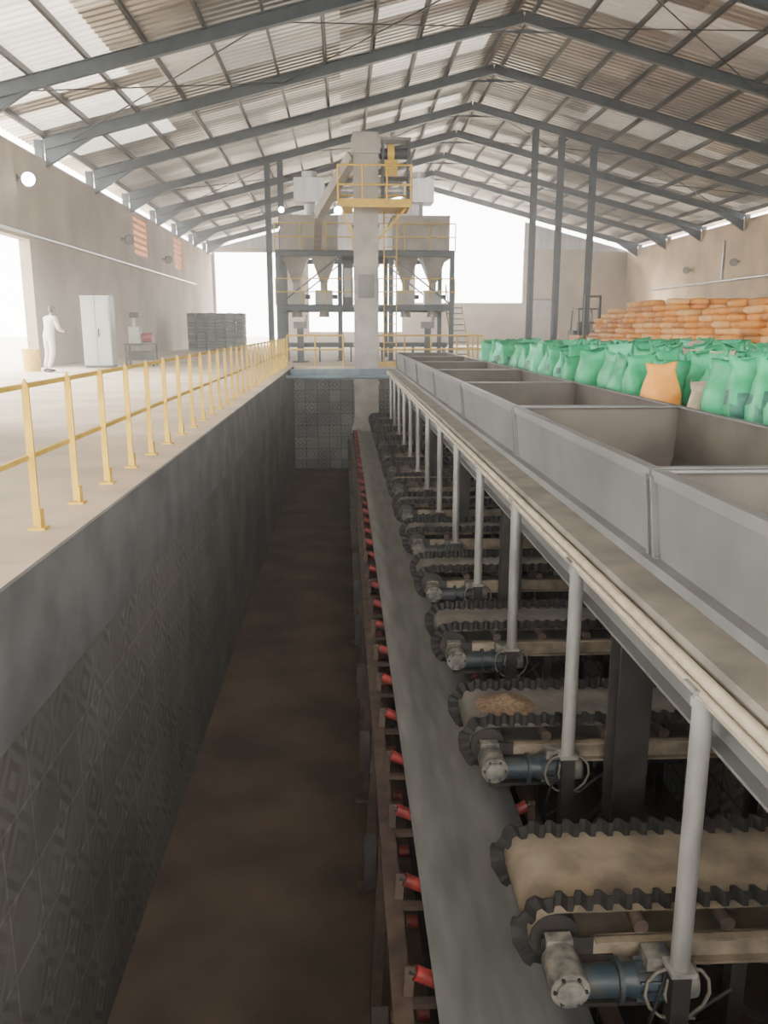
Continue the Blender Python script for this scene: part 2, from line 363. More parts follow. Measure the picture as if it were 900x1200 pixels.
# ---------------------------------------------------------------- main belt conveyor
mc=empty('belt_conveyor',(.765,0,0))
ZB=-1.95; Y0,Y1=-1.2,26.4
b=MB()
prof=[(-.355,.085),(-.18,.0),(0,-.008),(.18,.0),(.355,.085)]
vs=[];fs=[]; ny=60
for j in range(ny+1):
    y=Y0+(Y1-Y0)*j/ny
    for x,z in prof: vs.append((x,y,ZB+z))
    for x,z in prof: vs.append((x,y,ZB+z-.012))
for j in range(ny):
    for i in range(4):
        a=j*10+i; fs.append((a,a+1,a+11,a+10)); fs.append((a+5,a+15,a+16,a+6))
    a=j*10; fs.append((a,a+10,a+15,a+5)); fs.append((a+4,a+9,a+19,a+14))
b.add(vs,fs,'belt',True)
b.box(-.335,.335,Y0,Y1,ZB-.42,ZB-.408,'rubber'); b.obj('belt',mc)
b=MB()
for x in (-.53,.53):
    b.beam((x,Y0,ZB-.12),(x,Y1,ZB-.12),.05,.1,'brown'); b.beam((x+(.03 if x<0 else -.03),Y0,ZB-.075),(x+(.03 if x<0 else -.03),Y1,ZB-.075),.09,.012,'brown')
y=-.9
while y<Y1:
    for x in (-.53,.53):
        b.beam((x,y,ZB-.1),(x*1.12,y,PZ),.07,.07,'brown',up=(0,1,0)); b.box(x*1.12-.09,x*1.12+.09,y-.09,y+.09,PZ,PZ+.02,'brown')
        b.beam((x,y,ZB-.15),(x,y+.5,ZB-.9),.04,.04,'brown')
    b.box(-.66,-.58,y-.05,y+.05,ZB-.42,ZB-.08,'dark')
    b.beam((-.56,y,ZB-.75),(.56,y,ZB-.75),.06,.06,'brown'); y+=1.44
b.obj('stringers_and_legs',mc)
b=MB(); y=-.9+.1
while y<Y1:
    b.beam((-.55,y,ZB-.115),(.55,y,ZB-.115),.05,.03,'brown')
    b.cyl((-.165,y,ZB-.06),(.165,y,ZB-.06),.036,'red',12)
    for s in (-1,1):
        p0=Vector((s*.20,y,ZB-.05)); p1=Vector((s*.44,y,ZB+.065))
        b.cyl(p0,p1,.038,'red',14); d=(p1-p0).normalized()
        b.cyl(p1,p1+d*.03,.016,'dark',8)
        b.beam((s*.475,y,ZB-.1),(s*.465,y,ZB+.10),.05,.012,'brown',up=(0,1,0))
        b.beam((s*.2,y+.03,ZB-.11),(s*.19,y+.03,ZB-.04),.04,.012,'brown',up=(0,1,0))
    b.cyl((-.4,y+.3,ZB-.46),(.4,y+.3,ZB-.46),.04,'red',10); y+=.72
b.obj('troughing_idlers',mc)
b=MB(); b.cyl((-.38,Y1,ZB-.21),(.38,Y1,ZB-.21),.2,'rubber',20); b.cyl((-.38,Y0,ZB-.21),(.38,Y0,ZB-.21),.2,'rubber',20)
for s in (-1,1): b.box(s*.48-.07,s*.48+.07,Y1-.12,Y1+.12,ZB-.3,ZB-.1,'motor')
b.obj('pulleys',mc)

# ---------------------------------------------------------------- feeder conveyors
FL=2.35; RD=.12; HW=.31
def stad(s):
    L1=FL; A=math.pi*RD; T=2*L1+2*A; s=s%T
    if s<L1: return (RD+s,0.),(0.,1.)
    s-=L1
    if s<A: a=math.pi/2-s/RD; return (RD+L1+RD*math.cos(a),-RD+RD*math.sin(a)),(math.cos(a),math.sin(a))
    s-=A
    if s<L1: return (RD+L1-s,-2*RD),(0.,-1.)
    s-=L1; a=-math.pi/2-s/RD; return (RD+RD*math.cos(a),-RD+RD*math.sin(a)),(math.cos(a),math.sin(a))
LT=2*FL+2*math.pi*RD
def beltmesh(mat):
    b=MB(); vs=[];fs=[];n=120
    for i in range(n):
        (x,z),(nx,nz)=stad(LT*i/n); vs+= [(x,-HW,z),(x,HW,z)]
    fs=[(2*i,2*i+1,(2*i+3)%(2*n),(2*i+2)%(2*n)) for i in range(n)]
    b.add(vs,fs,mat,True); return b.mesh('feeder_belt')
def skirtmesh():
    b=MB(); n=600
    for sd in (-1,1):
        vs=[];fs=[]
        for i in range(n):
            s=LT*i/n; (x,z),(nx,nz)=stad(s)
            w=max(-1,min(1,1.6*math.sin(2*math.pi*i/10)))*.022
            for k,h in ((0,0),(1,.075)):
                vs.append((x+nx*h,sd*(HW-.03)+w,z+nz*h))
            for k,h in ((0,.075),(1,0)):
                vs.append((x+nx*h,sd*(HW-.03)+w+.008,z+nz*h))
        for i in range(n):
            a=4*i;c=4*((i+1)%n)
            for k in range(4): fs.append((a+k,a+(k+1)%4,c+(k+1)%4,c+k))
        b.add(vs,fs,'rubber')
    return b.mesh('corrugated_sidewalls')
def framemesh():
    b=MB()
    for sd in (-1,1):
        y=sd*(HW+.06)
        b.box(.28,FL+.3,y-.008,y+.008,-.20,-.07,'cream')
        b.box(.28,FL+.3,min(y,y+sd*.05),max(y,y+sd*.05),-.082,-.07,'cream'); b.box(.28,FL+.3,min(y,y+sd*.05),max(y,y+sd*.05),-.2,-.188,'cream')
        b.box(.04,.28,y-.006,y+.006,-.19,-.08,'dark'); b.box(.06,.18,y-.03,y+.03,-.17,-.07,'motord')
        b.cyl((RD,y-.045,-RD),(RD,y+.045,-RD),.035,'dark',12)
        b.box(FL+.06,FL+.2,y-.03,y+.03,-.17,-.07,'motord')
        for x in (.95,2.35): 
            b.box(x-.035,x+.035,y-.035,y+.035,PZ+1.35+.012,-.2,'dark'); b.box(x-.08,x+.08,y-.08,y+.08,PZ+1.35,PZ+1.35+.012,'dark')
    for x in (.95,2.35):
        for z in (-.5,-1.3): b.beam((x,-HW-.06,z),(x,HW+.06,z),.06,.06,'dark')
        b.beam((x,-HW-.06,-.5),(x,HW+.06,-1.3),.04,.04,'dark')
    b.beam((.95,-HW-.06,-.45),(2.35,-HW-.06,-1.2),.05,.05,'dark')
    for x in (.5,.9,1.3,1.7,2.1): b.cyl((x,-HW-.05,-.045),(x,HW+.05,-.045),.035,'brown',10)
    b.cyl((RD,-HW,-RD),(RD,HW,-RD),RD-.006,'dark',20); b.cyl((RD+FL,-HW,-RD),(RD+FL,HW,-RD),RD-.006,'dark',20)
    return b.mesh('feeder_frame')
def motormesh():
    b=MB(); y=-HW-.22; z=-.16
    b.cyl((RD,y+.13,z),(RD,y-.06,z),.085,'motord',20); b.cyl((RD,y-.06,z),(RD,y-.075,z),.06,'motord',16); b.cyl((RD,y+.24,z),(RD,y+.1,z),.03,'dark',10)
    for k in range(6):
        a=k*math.pi/3; b.cyl((RD+.068*math.cos(a),y-.06,z+.068*math.sin(a)),(RD+.068*math.cos(a),y-.07,z+.068*math.sin(a)),.009,'dark',6)
    b.cyl((RD-.02,y+.03,z-.03),(RD+.22,y+.03,z-.03),.07,'motor',16); b.cyl((RD+.22,y+.03,z-.03),(RD+.24,y+.03,z-.03),.095,'motor',16)
    b.cyl((RD+.24,y+.03,z-.03),(RD+.30,y+.03,z-.03),.06,'motor',16,r2=.075)
    b.cyl((RD+.30,y+.03,z-.03),(RD+.50,y+.03,z-.03),.075,'motor',16)
    for k in range(12):
        a=k*math.pi/6; b.beam((RD+.31,y+.03+.08*math.cos(a),z-.03+.08*math.sin(a)),(RD+.49,y+.03+.08*math.cos(a),z-.03+.08*math.sin(a)),.008,.02,'motor',up=(0,math.cos(a),math.sin(a)))
    b.cyl((RD+.50,y+.03,z-.03),(RD+.57,y+.03,z-.03),.088,'motord',16,r2=.08); b.cyl((RD+.57,y+.03,z-.03),(RD+.575,y+.03,z-.03),.06,'dark',16)
    b.box(RD+.34,RD+.45,y-.02,y+.08,z+.05,z+.11,'motord')
    b.box(RD+.0,RD+.25,y+.1,HW*-1-.06,z-.05,z+.0,'dark')
    b.box(RD-.02,RD+.55,y+.0,-HW-.05,z-.14,z-.12,'dark')
    pts=[]
    for i in range(19):
        t=i/18; pts.append((RD+.42-.22*math.sin(t*math.pi)*1.0+.3*t,y-.04-.03*math.sin(t*6),z+.06-.34*math.sin(t*math.pi)-.1*t))
    b.path(pts,.009,'black',6)
    pts=[(RD+.4+.12*math.cos(a)+.12*i/20*1.2,y-.06,z-.03+.13*math.sin(a)) for i,a in enumerate([k*math.pi/6 for k in range(22)])]
    b.path(pts,.008,'ledge',5)
    return b.mesh('gear_motor')
bm_s=beltmesh('fbelt'); bm_g=beltmesh('gbelt'); sk=skirtmesh(); fm=framemesh(); mm=motormesh()
HX=.82; FY=[1.75+1.8*k for k in range(14)]
for k,y in enumerate(FY):
    e=empty('feeder_conveyor',(HX,y,-1.35))
    child('belt',bm_s if k in(0,1,7) else bm_g,e); child('corrugated_sidewalls',sk,e); child('frame',fm,e); child('gear_motor',mm,e)
    if k==2:
        b=MB(); nu=18; vs=[];fs=[]
        for j in range(6):
            r=j/5; 
            for i in range(nu):
                a=2*math.pi*i/nu; vs.append((.30+.22*r*math.cos(a)*U(.92,1.05),.02+.2*r*math.sin(a)*U(.92,1.05),.09*(1-r)**1.1+.003))
        for j in range(5):
            for i in range(nu): fs.append((j*nu+i,j*nu+(i+1)%nu,(j+1)*nu+(i+1)%nu,(j+1)*nu+i))
        b.add(vs,fs,'sand',True); o=b.obj('sand_heap',e)

# ---------------------------------------------------------------- hopper support gantry
pf=empty('hopper_gantry',(1.40,0,0))
PYe=26.2
b=MB()
b.box(0,.27,-.6,PYe,-.012,0,'ledge'); b.box(0.0,.012,-.6,PYe,-.10,-.012,'ledge')
b.box(.10,.12,-.6,PYe,-.36,-.012,'hopper'); b.box(.04,.18,-.6,PYe,-.375,-.36,'hopper')
b.box(.20,.27,-.6,PYe,0,.055,'hopper')
b.obj('edge_channel',pf)
b=MB(); b.cyl((-.035,-.6,-.06),(-.035,PYe,-.06),.026,'pipe',10); b.cyl((-.03,-.6,-.125),(-.03,PYe,-.125),.02,'pipe',10)
b.cyl((.0,-.6,-.175),(.0,PYe,-.175),.014,'pipe',8); b.obj('service_pipes',pf)
b=MB(); b2=MB()
for k in range(14):
    y=1.15+1.8*k
    b.cyl((0,y,-1.39),(0,y,-.12),.042,'galv',14); b.box(-.06,.06,y-.06,y+.06,-.13,-.11,'galv'); b.box(-.055,.055,y-.055,y+.055,-1.41,-1.39,'galv')
    b.cyl((-.0,y,-.2),(0,y,-.16),.05,'galv',14)
    b2.box(-.04,.04,y-.04,y+.04,PZ,-1.41,'dark')
b.obj('pipe_posts',pf); b2.obj('post_pedestals',pf)
b=MB()
for k in range(8):
    y=.95+3.6*k+.0
    b.ibeam((.30,y,PZ),(.30,y,-.012),.2,.2,'dark',up=(0,1,0)); b.ibeam((1.9,y,PZ),(1.9,y,-.012),.16,.16,'dark',up=(0,1,0))
    b.beam((.30,y,-.5),(.95,y,-.05),.08,.08,'dark')
    b.ibeam((.1,y,-.12),(1.95,y,-.12),.12,.2,'dark')
b.obj('steel_columns',pf)

def hoppermesh():
    L=3.56; b=MB(); t=.008; zt=.52; zb=.055
    x0,x1=0,1.6; bx0,bx1=.05,1.55; y0,y1=0,L; by0,by1=.05,L-.05
    T=[(x0,y0,zt),(x1,y0,zt),(x1,y1,zt),(x0,y1,zt)]; B=[(bx0,by0,zb),(bx1,by0,zb),(bx1,by1,zb),(bx0,by1,zb)]
    F=[(0,1,5,4),(1,2,6,5),(2,3,7,6),(3,0,4,7)]
    b.add(T+B,[f[::-1] for f in F],'hopper')
    Ti=[(x0+t,y0+t,zt),(x1-t,y0+t,zt),(x1-t,y1-t,zt),(x0+t,y1-t,zt)]; Bi=[(bx0+t,by0+t,zb),(bx1-t,by0+t,zb),(bx1-t,by1-t,zb),(bx0+t,by1-t,zb)]
    b.add(Ti+Bi,F,'hopin')
    w=.055
    b.box(x0-.01,x0+w,y0,y1,zt-.004,zt+.01,'hopper'); b.box(x1-w,x1+.01,y0,y1,zt-.004,zt+.01,'hopper')
    b.box(x0-.01,x1+.01,y0,y0+w,zt-.003,zt+.011,'hopper'); b.box(x0-.01,x1+.01,y1-w,y1,zt-.003,zt+.011,'hopper')
    b.box(x0-.012,x0-.004,y0,y1,zt-.05,zt+.008,'hopper'); b.box(x1+.004,x1+.012,y0,y1,zt-.05,zt+.008,'hopper')
    b.box(x0-.01,x1+.01,y0-.004,y0+.004,zt-.05,zt+.008,'hopper'); b.box(x0-.01,x1+.01,y1-.004,y1+.004,zt-.05,zt+.008,'hopper')
    b.box(bx0-.03,bx1+.03,by0-.02,by0,zb-.05,zb+.01,'hopper'); b.box(bx0-.03,bx1+.03,by1,by1+.02,zb-.05,zb+.01,'hopper')
    for yy in (y0+.02,y1-.02):
        b.beam((bx0-.01,yy,zb),(x0-.005,yy,zt-.02),.03,.04,'hopper')
    for c,(ya,yb) in ((1.1,(by0,L/2)),(2.9,(L/2,by1))):
        o=.2; cx=.8; zo=-1.2
        tt=[(bx0,ya,zb),(bx1,ya,zb),(bx1,yb,zb),(bx0,yb,zb)]; bb=[(cx-o,c-o,zo),(cx+o,c-o,zo),(cx+o,c+o,zo),(cx-o,c+o,zo)]
        b.add(tt+bb,F,'hopin')
        b.add([(p[0]*1.0,p[1],p[2]-.012) for p in tt]+[(p[0]+(-.01 if p[0]<cx else .01),p[1],p[2]) for p in bb],[f[::-1] for f in F],'hopper')
    b.box(bx0,bx1,L/2-.03,L/2+.03,zb-.04,zb+.02,'hopin')
    return b.mesh('storage_hopper')
hm=hoppermesh()
for k in range(7):
    o=bpy.data.objects.new('storage_hopper',hm); COL.objects.link(o); o.location=(1.62,.65+3.6*k,0)
b=MB(); b.box(3.3,PX1,-.6,PYe,-.1,0,'ledge'); b.obj('floor_edge_strip')

# ---------------------------------------------------------------- sacks
def sackshape(b,cx,cy,w,d,h,rot,mat,pr=None,lean=0):
    nu,nv=16,9; vs=[];fs=[]; ca,sa=math.cos(rot),math.sin(rot)
    jx=U(-.04,.04);jy=U(-.04,.04); q=[U(.90,1.10) for _ in range(nu)]
    rings=[(0,.86,.86),(.06,1,1),(.25,1.07,1.12),(.45,1.0,1.02),(.6,1.05,1.08),(.72,.98,.9),(.80,.9,.6),(.86,.82,.3),(.90,.84,.24),(.96,.92,.18),(1.0,.95,.08)]
    for zz,sx,sy in rings:
        for i in range(nu):
            a=2*math.pi*i/nu; c=math.cos(a);s_=math.sin(a)
            x=math.copysign(abs(c)**.65,c)*w/2*sx; y=math.copysign(abs(s_)**.65,s_)*d/2*sy
            k=1+(q[i]-1)*min(1,zz*2); x*=k*(1+U(-.03,.03)); y*=k*(1+U(-.05,.05))
            z=zz*h+ (U(-.025,.025) if zz>.1 else 0)
            if zz>.82: z+= .07*abs(c)*h*(1 if c>0 else .5)
            x+=jx*zz+lean*zz*h; y+=jy*zz*2
            vs.append((cx+x*ca-y*sa,cy+x*sa+y*ca,z))
    for j in range(len(rings)-1):
        for i in range(nu): fs.append((j*nu+i,j*nu+(i+1)%nu,(j+1)*nu+(i+1)%nu,(j+1)*nu+i))
    fs.append(tuple(range(nu))[::-1]); fs.append(tuple(range((len(rings)-1)*nu,len(rings)*nu)))
    o=len(b.v); b.add(vs,fs,mat,True)
    if pr:
        i0=len(b.f)-len(fs); im=b.m(pr)
        for j in (2,3,4):
            for i in range(nu):
                if (i in (11,12) or (j==3 and i in (10,13))) or (i in (3,4) or (j==3 and i in (2,5))) or (i in(7,8) and j!=3): b.mi[i0+j*nu+i]=im
b=MB()
y=3.0
row=0
while y<21.3:
    x=3.70
    while x<9.2:
        if y+0<6 and x>6: break
        px=x+U(-.06,.06); py=y+U(-.07,.07); lw=U(.40,.48); lh=U(.80,.98); rt=U(-.5,.5)+(math.pi/2 if R()<.35 else 0)
        m=random.choice(['green','green','green2']); pr='print' if R()<.6 else None
        if (row==14 and x<4.0): m='o1';pr=None; rt=.15; lh=.84
        elif row==12 and x<4.0: m='white'; pr=None; lh=.70; lw=.4; rt=-.2
        elif R()<.05: m='white'
        if row==13 and x<4.0: x+=.49; continue
        sackshape(b,px,py,lw,U(.30,.38),lh,rt,m,pr,lean=U(-.08,.08))
        x+=.49
    y+=.45; row+=1
b.obj('green_sack_group')
def pillow(b,cx,cy,cz,lx,ly,h,mat,rot=0):
    nu=12; ca,sa=math.cos(rot),math.sin(rot); vs=[];fs=[]
    for zz,s_ in ((-.5,.72),(-.3,.95),(0,1.0),(.3,.95),(.5,.70)):
        for i in range(nu):
            a=2*math.pi*(i+.5)/nu; c=math.cos(a);s=math.sin(a)
            x=math.copysign(abs(c)**.5,c)*lx/2*s_; y=math.copysign(abs(s)**.5,s)*ly/2*s_
            vs.append((cx+x*ca-y*sa,cy+x*sa+y*ca,cz+zz*h+U(-.012,.012)))
    for j in range(4):
        for i in range(nu): fs.append((j*nu+i,j*nu+(i+1)%nu,(j+1)*nu+(i+1)%nu,(j+1)*nu+i))
    fs.append(tuple(range(nu))[::-1]); fs.append(tuple(range(4*nu,5*nu)))
    b.add(vs,fs,mat,True)
b=MB()
y=17.0
while y<34.5:
    blk=int((y-17)/4.4)
    for c in range(6):
        top=11+ (0,-1,1,0,-1)[blk%5] + (0 if R()<.7 else -1)
        if y>32.5: top-= int((y-32.5)*4)
        if c==0 and R()<.25: top-=1
        for l in range(max(top,1)):
            off=.0 if l%2 else .06
            pillow(b,10.2+c*.62+U(-.09,.09)+ (l*.012),y+U(-.08,.08)+off*.5,.1+l*.178,.60,.80+U(0,.08),.2,random.choice(['o1','o1','o2','o3','o1','o2']),U(-.12,.12))
    y+=.86 if (int(y*10)%3) else .9
b.obj('orange_sack_stack')
b=MB()
for i in range(6):
    for c in range(2):
        for l in range(12): pillow(b,-8.7+i*.55,49.5+c*.8,.1+l*.175,.53,.78,.19,'stackg',U(-.05,.05))
b.obj('grey_sack_stack')

# ---------------------------------------------------------------- bucket elevator
el=empty('bucket_elevator',(.745,27.25,0))
b=MB(); w=.38; TT=6.45
b.box(-.48,.48,-.40,.42,PZ,PZ+1.5,'tower')
b.add([(-.48,-.40,PZ+1.5),(.48,-.40,PZ+1.5),(.48,.42,PZ+1.5),(-.48,.42,PZ+1.5),(-w,-.3,PZ+1.8),(w,-.3,PZ+1.8),(w,.32,PZ+1.8),(-w,.32,PZ+1.8)],[(0,1,5,4),(1,2,6,5),(2,3,7,6),(3,0,4,7)],'tower')
b.box(-w,w,-.3,.32,PZ+1.8,TT,'tower')
zz=PZ+1.8
while zz<TT: b.box(-w-.04,w+.04,-.34,.36,zz-.03,zz+.03,'tower'); zz+=1.22
b.box(-.25,.25,-.42,-.30,2.2,2.9,'hopper')
b.obj('casing',el)
b=MB()
b.box(-w-.06,w+.06,-.36,.4,TT,TT+.45,'tower'); b.box(-w-.02,w+.02,-.3,.34,TT+.45,TT+.62,'tower')
b.beam((-w,0,TT),(-1.5,1.4,4.9),.3,.3,'tower'); b.beam((-1.5,1.4,4.9),(-1.7,6.1,4.3),.28,.28,'tower')
b.box(w+.1,w+1.0,-.3,.3,5.75,5.8,'steelblue'); b.box(w+.2,w+.6,-.2,.2,5.8,6.3,'yellow'); b.cyl((w+.06,0,6.5),(w+.9,0,6.5),.16,'motor',14); b.cyl((w+.3,0,6.5),(w+.5,0,6.5),.28,'yellow',18)
for x in (w+.15,w+.95):
    for yy in (-.28,.28): b.beam((x,yy,4.95),(x,yy,6.9),.07,.07,'steelblue')
b.box(w+.1,w+1.0,-.33,.33,6.85,6.92,'hopper')
b.obj('head_and_chute',el)
b=MB()
X0,X1,Ya,Yb,Zp=-.85,1.35,-1.0,1.1,4.95
b.box(X0,-w-.02,Ya,Yb,Zp-.06,Zp,'yellow'); b.box(w+.02,X1,Ya,Yb,Zp-.06,Zp,'yellow'); b.box(-w-.02,w+.02,Ya,-.36,Zp-.06,Zp,'yellow')
b.box(X0,X1,Ya-.02,Ya,Zp-.14,Zp+.1,'yellow')
for z in (.5,1.05):
    b.cyl((X0,Ya,Zp+z),(X1,Ya,Zp+z),.03,'yellow',8); b.cyl((X0,Ya,Zp+z),(X0,Yb,Zp+z),.03,'yellow',8); b.cyl((X1,Ya,Zp+z),(X1,Yb,Zp+z),.03,'yellow',8); b.cyl((X0,Yb,Zp+z),(X1,Yb,Zp+z),.03,'yellow',8)
for i in range(4):
    x=X0+(X1-X0)*i/3
    for yy in (Ya,Yb): b.cyl((x,yy,Zp),(x,yy,Zp+1.05),.03,'yellow',8)
b.beam((X0+.1,-.2,Zp-.06),(-w,-.2,Zp-1),.07,.07,'yellow'); b.beam((X1-.1,-.2,Zp-.06),(w,-.2,Zp-1),.07,.07,'yellow')
b.cyl((X0,Ya-.1,Zp-.2),(X0,Ya-.3,Zp-.28),.1,'dark',14,r2=.14); b.cyl((X0,Ya-.302,Zp-.28),(X0,Ya-.31,Zp-.283),.12,'glass',14)
b.beam((X0,Ya,Zp-.1),(X0,Ya-.12,Zp-.2),.04,.04,'dark')
b.obj('service_platform',el)
b=MB()
for x in (.1,.5): b.beam((x+.5,.5,0),(x+.5,.5,Zp),.04,.04,'yellow')
for i in range(16): b.beam((.6,.5,.2+.3*i),(1.0,.5,.2+.3*i),.025,.025,'yellow',up=(0,1,0))
b.obj('ladder',el)

# ---------------------------------------------------------------- packing platform behind
pk=empty('packing_platform',(0,33.6,0))
b=MB()
XS=(-2.5,-.1,1.9,4.3); YS=(0,4.2); D1,D2=2.15,4.2
for x in XS:
    for y in YS: b.ibeam((x,y,0),(x,y,D2),.18,.18,'steelblue',up=(0,1,0)); b.box(x-.18,x+.18,y-.18,y+.18,0,.02,'steelblue')
for z in (D1,D2):
    for y in YS: b.ibeam((XS[0]-.1,y,z-.1),(XS[3]+.1,y,z-.1),.12,.2,'steelblue')
    for x in XS: b.ibeam((x,0,z-.1),(x,4.2,z-.1),.12,.2,'steelblue')
for y in YS:
    b.beam((XS[0],y,D1),(XS[1],y,D2-.2),.06,.06,'steelblue'); b.beam((XS[3],y,D1),(XS[2],y,D2-.2),.06,.06,'steelblue')
b.obj('steel_frame',pk)
b=MB(); b.box(XS[0],XS[3],2.6,4.2,D1,D1+.02,'dark'); b.box(XS[0],XS[3],-.1,.8,D1,D1+.02,'dark'); b.box(XS[0]-.1,XS[3]+.1,-.1,.3,D2,D2+.02,'dark'); b.box(XS[1],XS[2],0,4.2,D2,D2+.02,'dark'); b.obj('deck_plates',pk)
b=MB()
for D in (D1,D2):
    for z in (.5,1.0): b.cyl((XS[0]-.1,-.1,D+z),(XS[3]+.1,-.1,D+z),.022,'yellow',8)
    for i in range(8): x=XS[0]-.1+(XS[3]-XS[0]+.2)*i/7; b.cyl((x,-.1,D),(x,-.1,D+1),.022,'yellow',8)
b.obj('yellow_guardrails',pk)
for nme,xa,xb in (('bin_a',-2.4,-.2),('bin_b',2.0,4.2)):
    b=MB(); b.box(xa,xb,.4,3.9,D2,D2+1.35,'tower')
    for i in range(4): x=xa+(xb-xa)*i/3; b.box(x-.03,x+.03,.35,.4,D2,D2+1.35,'tower')
    b.box(xa-.05,xb+.05,.35,3.95,D2+1.3,D2+1.36,'tower')
    F=[(0,1,5,4),(1,2,6,5),(2,3,7,6),(3,0,4,7)]
    for c in (xa+.55,xb-.55):
        b.add([(c-.55,.4,D2),(c+.55,.4,D2),(c+.55,2.0,D2),(c-.55,2.0,D2),(c-.15,.9,D2-1.15),(c+.15,.9,D2-1.15),(c+.15,1.2,D2-1.15),(c-.15,1.2,D2-1.15)],F,'tower')
        b.cyl((c,1.05,D2-1.15),(c,1.05,D2-1.45),.14,'tower',12)
        b.box(c-.35,c+.35,.75,1.35,D2-2.0,D2-1.45,'cab'); b.cyl((c,1.05,D2-2.0),(c,1.05,D1-.45),.16,'tower',12,r2=.22)
        b.cyl((c+.35,1.05,D2-1.7),(c+.55,1.05,D2-1.7),.09,'motor',10)
    b.obj(nme,pk)
b=MB(); b.box(.0,.4,-.05,.4,D1+.02,D1+1.6,'motor'); b.box(.06,.34,-.07,-.05,D1+.3,D1+1.4,'cab'); b.obj('control_box',pk)
b=MB()
for i in range(9): b.box(4.5,5.2,3.4-.3*i,3.68-.3*i,D1-.24*i-.04,D1-.24*i,'dark')
b.beam((4.5,3.6,D1),(4.5,.9,0.05),.04,.2,'yellow'); b.beam((5.2,3.6,D1),(5.2,.9,0.05),.04,.2,'yellow')
b.beam((4.5,3.6,D1+.95),(4.5,.9,1.0),.04,.04,'yellow'); 
for t in (0,.5,1): b.beam((4.5,3.6-2.7*t,D1*(1-t)),(4.5,3.6-2.7*t,D1*(1-t)+.97),.04,.04,'yellow')
b.obj('stairs',pk)
b=MB(); b.box(-2.2,4.0,-1.3,-.7,.62,.68,'rubber'); b.box(-2.2,4.0,-1.34,-1.3,.55,.72,'motor'); b.box(-2.2,4.0,-.7,-.66,.55,.72,'motor')
for i in range(6):
    for y in (-1.3,-.7): b.beam((-2.1+1.2*i,y,0),(-2.1+1.2*i,y,.6),.05,.05,'motor')
b.obj('bag_conveyor',pk)
b=MB()
for x in (-1.6,.9,3.2):
    b.box(x-.12,x+.12,-1.75,-1.5,0,1.25,'motor'); b.box(x-.25,x+.25,-1.7,-1.35,1.25,1.5,'hopper'); b.cyl((x+.2,-1.5,1.5),(x+.2,-1.5,1.75),.06,'white',10)
    b.box(x-.3,x+.3,-1.85,-1.4,0,.05,'dark')
b.obj('bag_stitchers',pk)
b=MB()
for x in (-1.3,3.1):
    b.cyl((x,2,D2+1.36),(x,2,D2+2.0),.22,'silver',20); b.box(x-.6,x+.6,1.4,2.6,D2+2.0,D2+2.9,'silver'); b.cyl((x,2,D2+2.9),(x,2,D2+3.2),.3,'silver',20)
b.cyl((-.7,2,D2+2.5),(2.5,2,D2+2.5),.14,'silver',14); b.obj('dust_filters',pk)

# ---------------------------------------------------------------- cabinet, machine, forklift
b=MB(); x0,x1,y0,y1=-8.35,-7.45,27.6,28.2
b.box(x0,x1,y0,y1,.08,2.25,'cab'); b.box(x0+.02,x1-.02,y0+.02,y1,0,.08,'dark')
b.box(x0+.03,(x0+x1)/2-.01,y0-.02,y0,.12,2.2,'cab'); b.box((x0+x1)/2+.01,x1-.03,y0-.02,y0,.12,2.2,'cab')
b.box((x0+x1)/2+.05,(x0+x1)/2+.08,y0-.05,y0-.02,1.0,1.25,'dark'); b.box(x0-.02,x1+.02,y0-.03,y1,2.25,2.28,'cab')
b.obj('metal_cabinet')
b=MB(); x=-6.85;y=29
b.box(x-.5,x+.5,y-.3,y+.3,.7,.76,'dark')
for sx in(-.45,.45):
    for sy in(-.25,.25): b.box(x+sx-.03,x+sx+.03,y+sy-.03,y+sy+.03,0,.7,'dark')
b.box(x-.35,x+.0,y-.2,y+.2,.76,1.3,'cab'); b.cyl((x+.05,y,.95),(x+.42,y,.95),.16,'red',14); b.cyl((x-.18,y,1.3),(x-.18,y,1.7),.06,'cab',10); b.box(x-.3,x-.05,y-.12,y+.12,1.6,1.78,'dark')
b.box(x-.4,x+.4,y-.22,y+.22,.2,.5,'dark')
b.obj('workbench_machine')
b=MB(); x,y=-9.3,25.6
b.cyl((x,y,0),(x,y,.62),.24,'yellow',20,r2=.26); b.cyl((x,y,.6),(x,y,.66),.27,'yellow',20); b.cyl((x,y,.3),(x,y,.34),.265,'yellow',20); b.obj('yellow_drum')
fk=empty('forklift',(11.2,37.8,0))
b=MB()
for sx in (-.33,.33): b.beam((sx,-.02,.08),(sx,-.02,2.7),.09,.16,'dark',up=(0,1,0))
for z in (.4,1.5,2.65): b.box(-.36,.36,-.05,.03,z-.05,z+.05,'dark')
for sx in (-.22,.22): b.box(sx-.05,sx+.05,-1.1,-.1,.08,.12,'dark'); b.box(sx-.05,sx+.05,-.14,-.1,.08,.7,'dark')
b.box(-.4,.4,-.16,-.1,.45,.6,'dark'); b.cyl((0,0,.2),(0,0,1.9),.05,'galv',10); b.obj('mast_and_forks',fk)
b=MB(); b.box(-.5,.5,.15,1.9,.25,.95,'o1'); b.box(-.48,.48,1.2,2.15,.3,1.15,'dark'); b.box(-.3,.3,.8,1.25,.95,1.1,'dark'); b.box(-.3,.3,1.15,1.28,1.05,1.55,'dark')
for sx in (-.45,.45): b.beam((sx,.35,.95),(sx,.55,2.1),.06,.06,'dark'); b.beam((sx,1.8,1.1),(sx,1.6,2.1),.06,.06,'dark')
b.box(-.5,.5,.5,1.7,2.1,2.16,'dark'); b.obj('body_and_guard',fk)
b=MB()
